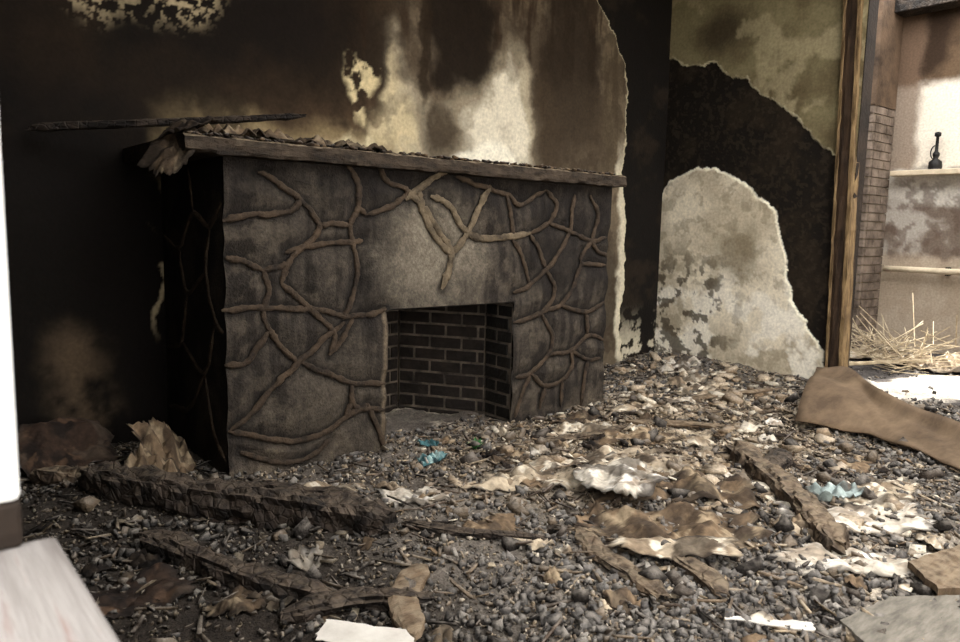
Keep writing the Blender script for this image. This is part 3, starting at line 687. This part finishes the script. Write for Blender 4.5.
o=mesh_obj('paper_scraps',np.concatenate(V),np.concatenate(Fa),M_sheet,None,False,np.concatenate(Cc)); m=o.modifiers.new('s','SOLIDIFY'); m.thickness=.0015
crumple('crumpled_cardboard',.96,3.24,.13,.11,.4,'card',.10,81,.08,5,tilt=(-.3,.9),dark=.8)
crumple('crumpled_cardboard',.84,3.02,.11,.09,1.3,'card',.09,83,.05,5,tilt=(.5,.5),dark=.65)
crumple('rusted_metal_sheet',.62,3.5,.20,.12,.1,'rust',.03,85,.09,2,tilt=(0,.8),jag=.2,dark=1.3)
crumple('crumpled_plastic',3.1,1.36,.13,.07,-.3,'foil',.04,91,.03,6)
crumple('crumpled_plastic',1.98,2.72,.09,.05,.3,'teal',.035,93,.02,7)
crumple('crumpled_plastic',2.12,2.92,.06,.04,.3,'teal',.035,95,.02,7)
# curled plywood sheet by the doorway
Nn=[(4.02,2.02,.05),(4.14,1.76,.03),(4.12,1.57,.03),(3.93,1.27,.04),(3.78,1.09,.04),(3.62,.86,.04)]
Ff=[(4.90,2.34,.17),(4.96,2.14,.18),(4.66,1.82,.13),(4.44,1.42,.09),(4.25,1.1,.08),(4.1,.85,.07)]
Nn=smooth(Nn,6); Ff=smooth(Ff,6); V=[];Fs=[];K=14
for i,(a,b) in enumerate(zip(Nn,Ff)):
    f=i/(len(Nn)-1)
    for k in range(K+1):
        t=k/K; q=a*(1-t)+b*t; q=q.copy(); bul=.12*math.exp(-((f-.02)/.22)**2)-.01
        q[2]=max(q[2]+bul*math.sin(math.pi*min(1,t*1.05))**1.2*(1-.3*t)+.05*max(0,t-.8)/.2*(f<.95)+.006*math.sin(i*.9+k*.7),0)+.02
        V.append(q)
for i in range(len(Nn)-1):
    for k in range(K): Fs.append((i*(K+1)+k,i*(K+1)+k+1,(i+1)*(K+1)+k+1,(i+1)*(K+1)+k))
o=mesh_obj('curled_plywood_sheet',V,Fs,M_ply,None,True); m=o.modifiers.new('s','SOLIDIFY'); m.thickness=.008
def weed(name,x,y,s):
    V=[];Fs=[];z=hz(x,y)
    for k in range(9):
        a=k*2.4; L=s*random.uniform(.6,1); d=Vector((math.cos(a),math.sin(a),1.1)).normalized(); sd=Vector((-math.sin(a),math.cos(a),0))
        b=len(V); p=Vector((x,y,z))
        V+= [p,p+d*L*.5+sd*L*.16,p+d*L+Vector((0,0,-.15*L)),p+d*L*.5-sd*L*.16]; Fs.append((b,b+1,b+2,b+3))
    mesh_obj(name,V,Fs,M_green)
weed('weed_sprout',2.28,2.75,.09); weed('weed_sprout',2.86,1.98,.045)
# mantel debris
dm=empty('burnt_sheets_on_mantel')
crumple('sheet_a',1.28,3.22,.25,.16,.05,'card',.07,101,.02,4,zbase=1.462,parent=dm,dark=.8)
crumple('sheet_b',1.68,3.18,.32,.14,-.05,'card',.06,103,.015,4,zbase=1.46,parent=dm,dark=.7)
crumple('sheet_c',1.05,3.12,.11,.10,.6,'black',.04,105,.02,5,zbase=1.47,tilt=(.3,-.3),parent=dm)
crumple('sheet_d',2.1,3.3,.3,.12,0,'card',.04,107,.012,4,zbase=1.458,parent=dm,dark=.6)
crumple('hanging_flap',.965,3.06,.09,.085,.2,'card',.03,109,.0,5,zbase=1.40,tilt=(1.1,.6),parent=dm,dark=.55)
log('charred_pole',(.60,3.78),(1.60,3.22),.045,.035,M_char,111,z0=1.50,z1=1.61,sink=.5,rough=.25)
n=700; x=rng.uniform(1.02,3.58,n); y=rng.uniform(2.99,3.2,n); s=rng.uniform(.003,.012,n)
v=CV[None]*(1+rng.uniform(-.4,.2,(n,8,3)))*np.stack([s*1.4,s,s*.6],-1)[:,None,:]
v=np.einsum('nij,nkj->nki',rotm(n,.4),v)+np.stack([x,y,1.456+s*.5],-1)[:,None,:]
f=(CF[None]+8*np.arange(n)[:,None,None]).reshape(-1,4)
mesh_obj('mantel_crumbs',v.reshape(-1,3),f,M_chip,dm,False,np.repeat(palette([(60,48,38),(90,74,56),(34,28,24)],[3,1,3],n),8,axis=0))
# straw in next room
V=[];Fs=[]
for i in range(190):
    cx=random.gauss(6.8,.2); cy=random.gauss(2.65,.22); L=random.uniform(.15,.5); a=random.uniform(0,6.28); e=random.gauss(.1,.4)
    d=Vector((math.cos(a)*math.cos(e),math.sin(a)*math.cos(e),abs(math.sin(e)))); p=Vector((cx,cy,hz(cx,cy)+random.uniform(0,.22)))
    s=d.orthogonal().normalized()*.004; q=d.cross(s).normalized()*.004; b=len(V)
    for e_ in (p,p+d*L): V+=[e_+s,e_+q,e_-s,e_-q]
    Fs+=[(b+k,b+(k+1)%4,b+4+(k+1)%4,b+4+k) for k in range(4)]
mesh_obj('straw_pile',V,Fs,M_straw)
crumple('rubble_heap',7.05,2.55,.32,.6,0,'pale',.16,121,.03,2)
log('fallen_stick',(6.2,2.75),(7.2,2.2),.03,.03,M_straw,131,sink=-1.2,rough=.1)
# outside ground
mesh_obj('ground',[(-30,-30,-.22),(30,-30,-.22),(30,30,-.22),(-30,30,-.22)],[(0,1,2,3)],M_ground)

# ------------------------------------------------------------------ light
wd=bpy.data.worlds.new('sky'); bpy.context.scene.world=wd; wd.use_nodes=True
bg=wd.node_tree.nodes['Background']; bg.inputs[0].default_value=(1.0,.975,.945,1); bg.inputs[1].default_value=6.8
s=bpy.data.lights.new('sun','SUN'); s.energy=12; s.angle=math.radians(1); s.color=(1,.96,.9)
so=bpy.data.objects.new('sun',s); so.rotation_euler=Vector((.13,-.38,-.9)).to_track_quat('-Z','Y').to_euler(); so.location=(3,3,8); col.objects.link(so)
sc=bpy.context.scene
sc.view_settings.view_transform='Standard'; sc.view_settings.look='None'; sc.view_settings.exposure=0
# ------------------------------------------------------------------ camera
C=Vector((0,0,1.11)); th=math.radians(50.2); p=math.radians(7.0); r=0.022
F=Vector((math.cos(th),math.sin(th),0)); R=Vector((F.y,-F.x,0)); Zu=Vector((0,0,1))
fw=F*math.cos(p)-Zu*math.sin(p); up=F*math.sin(p)+Zu*math.cos(p)
up2=up*math.cos(r)-R*math.sin(r); rt2=R*math.cos(r)+up*math.sin(r)
cd=bpy.data.cameras.new('camera'); cd.sensor_width=36; cd.lens=745/960*36; cd.clip_start=.02
cd.dof.use_dof=True; cd.dof.focus_distance=4.0; cd.dof.aperture_fstop=7
co=bpy.data.objects.new('camera',cd); col.objects.link(co)
m3=Matrix((rt2,up2,-fw)).transposed(); co.matrix_world=Matrix.Translation(C)@m3.to_4x4()
sc.camera=co
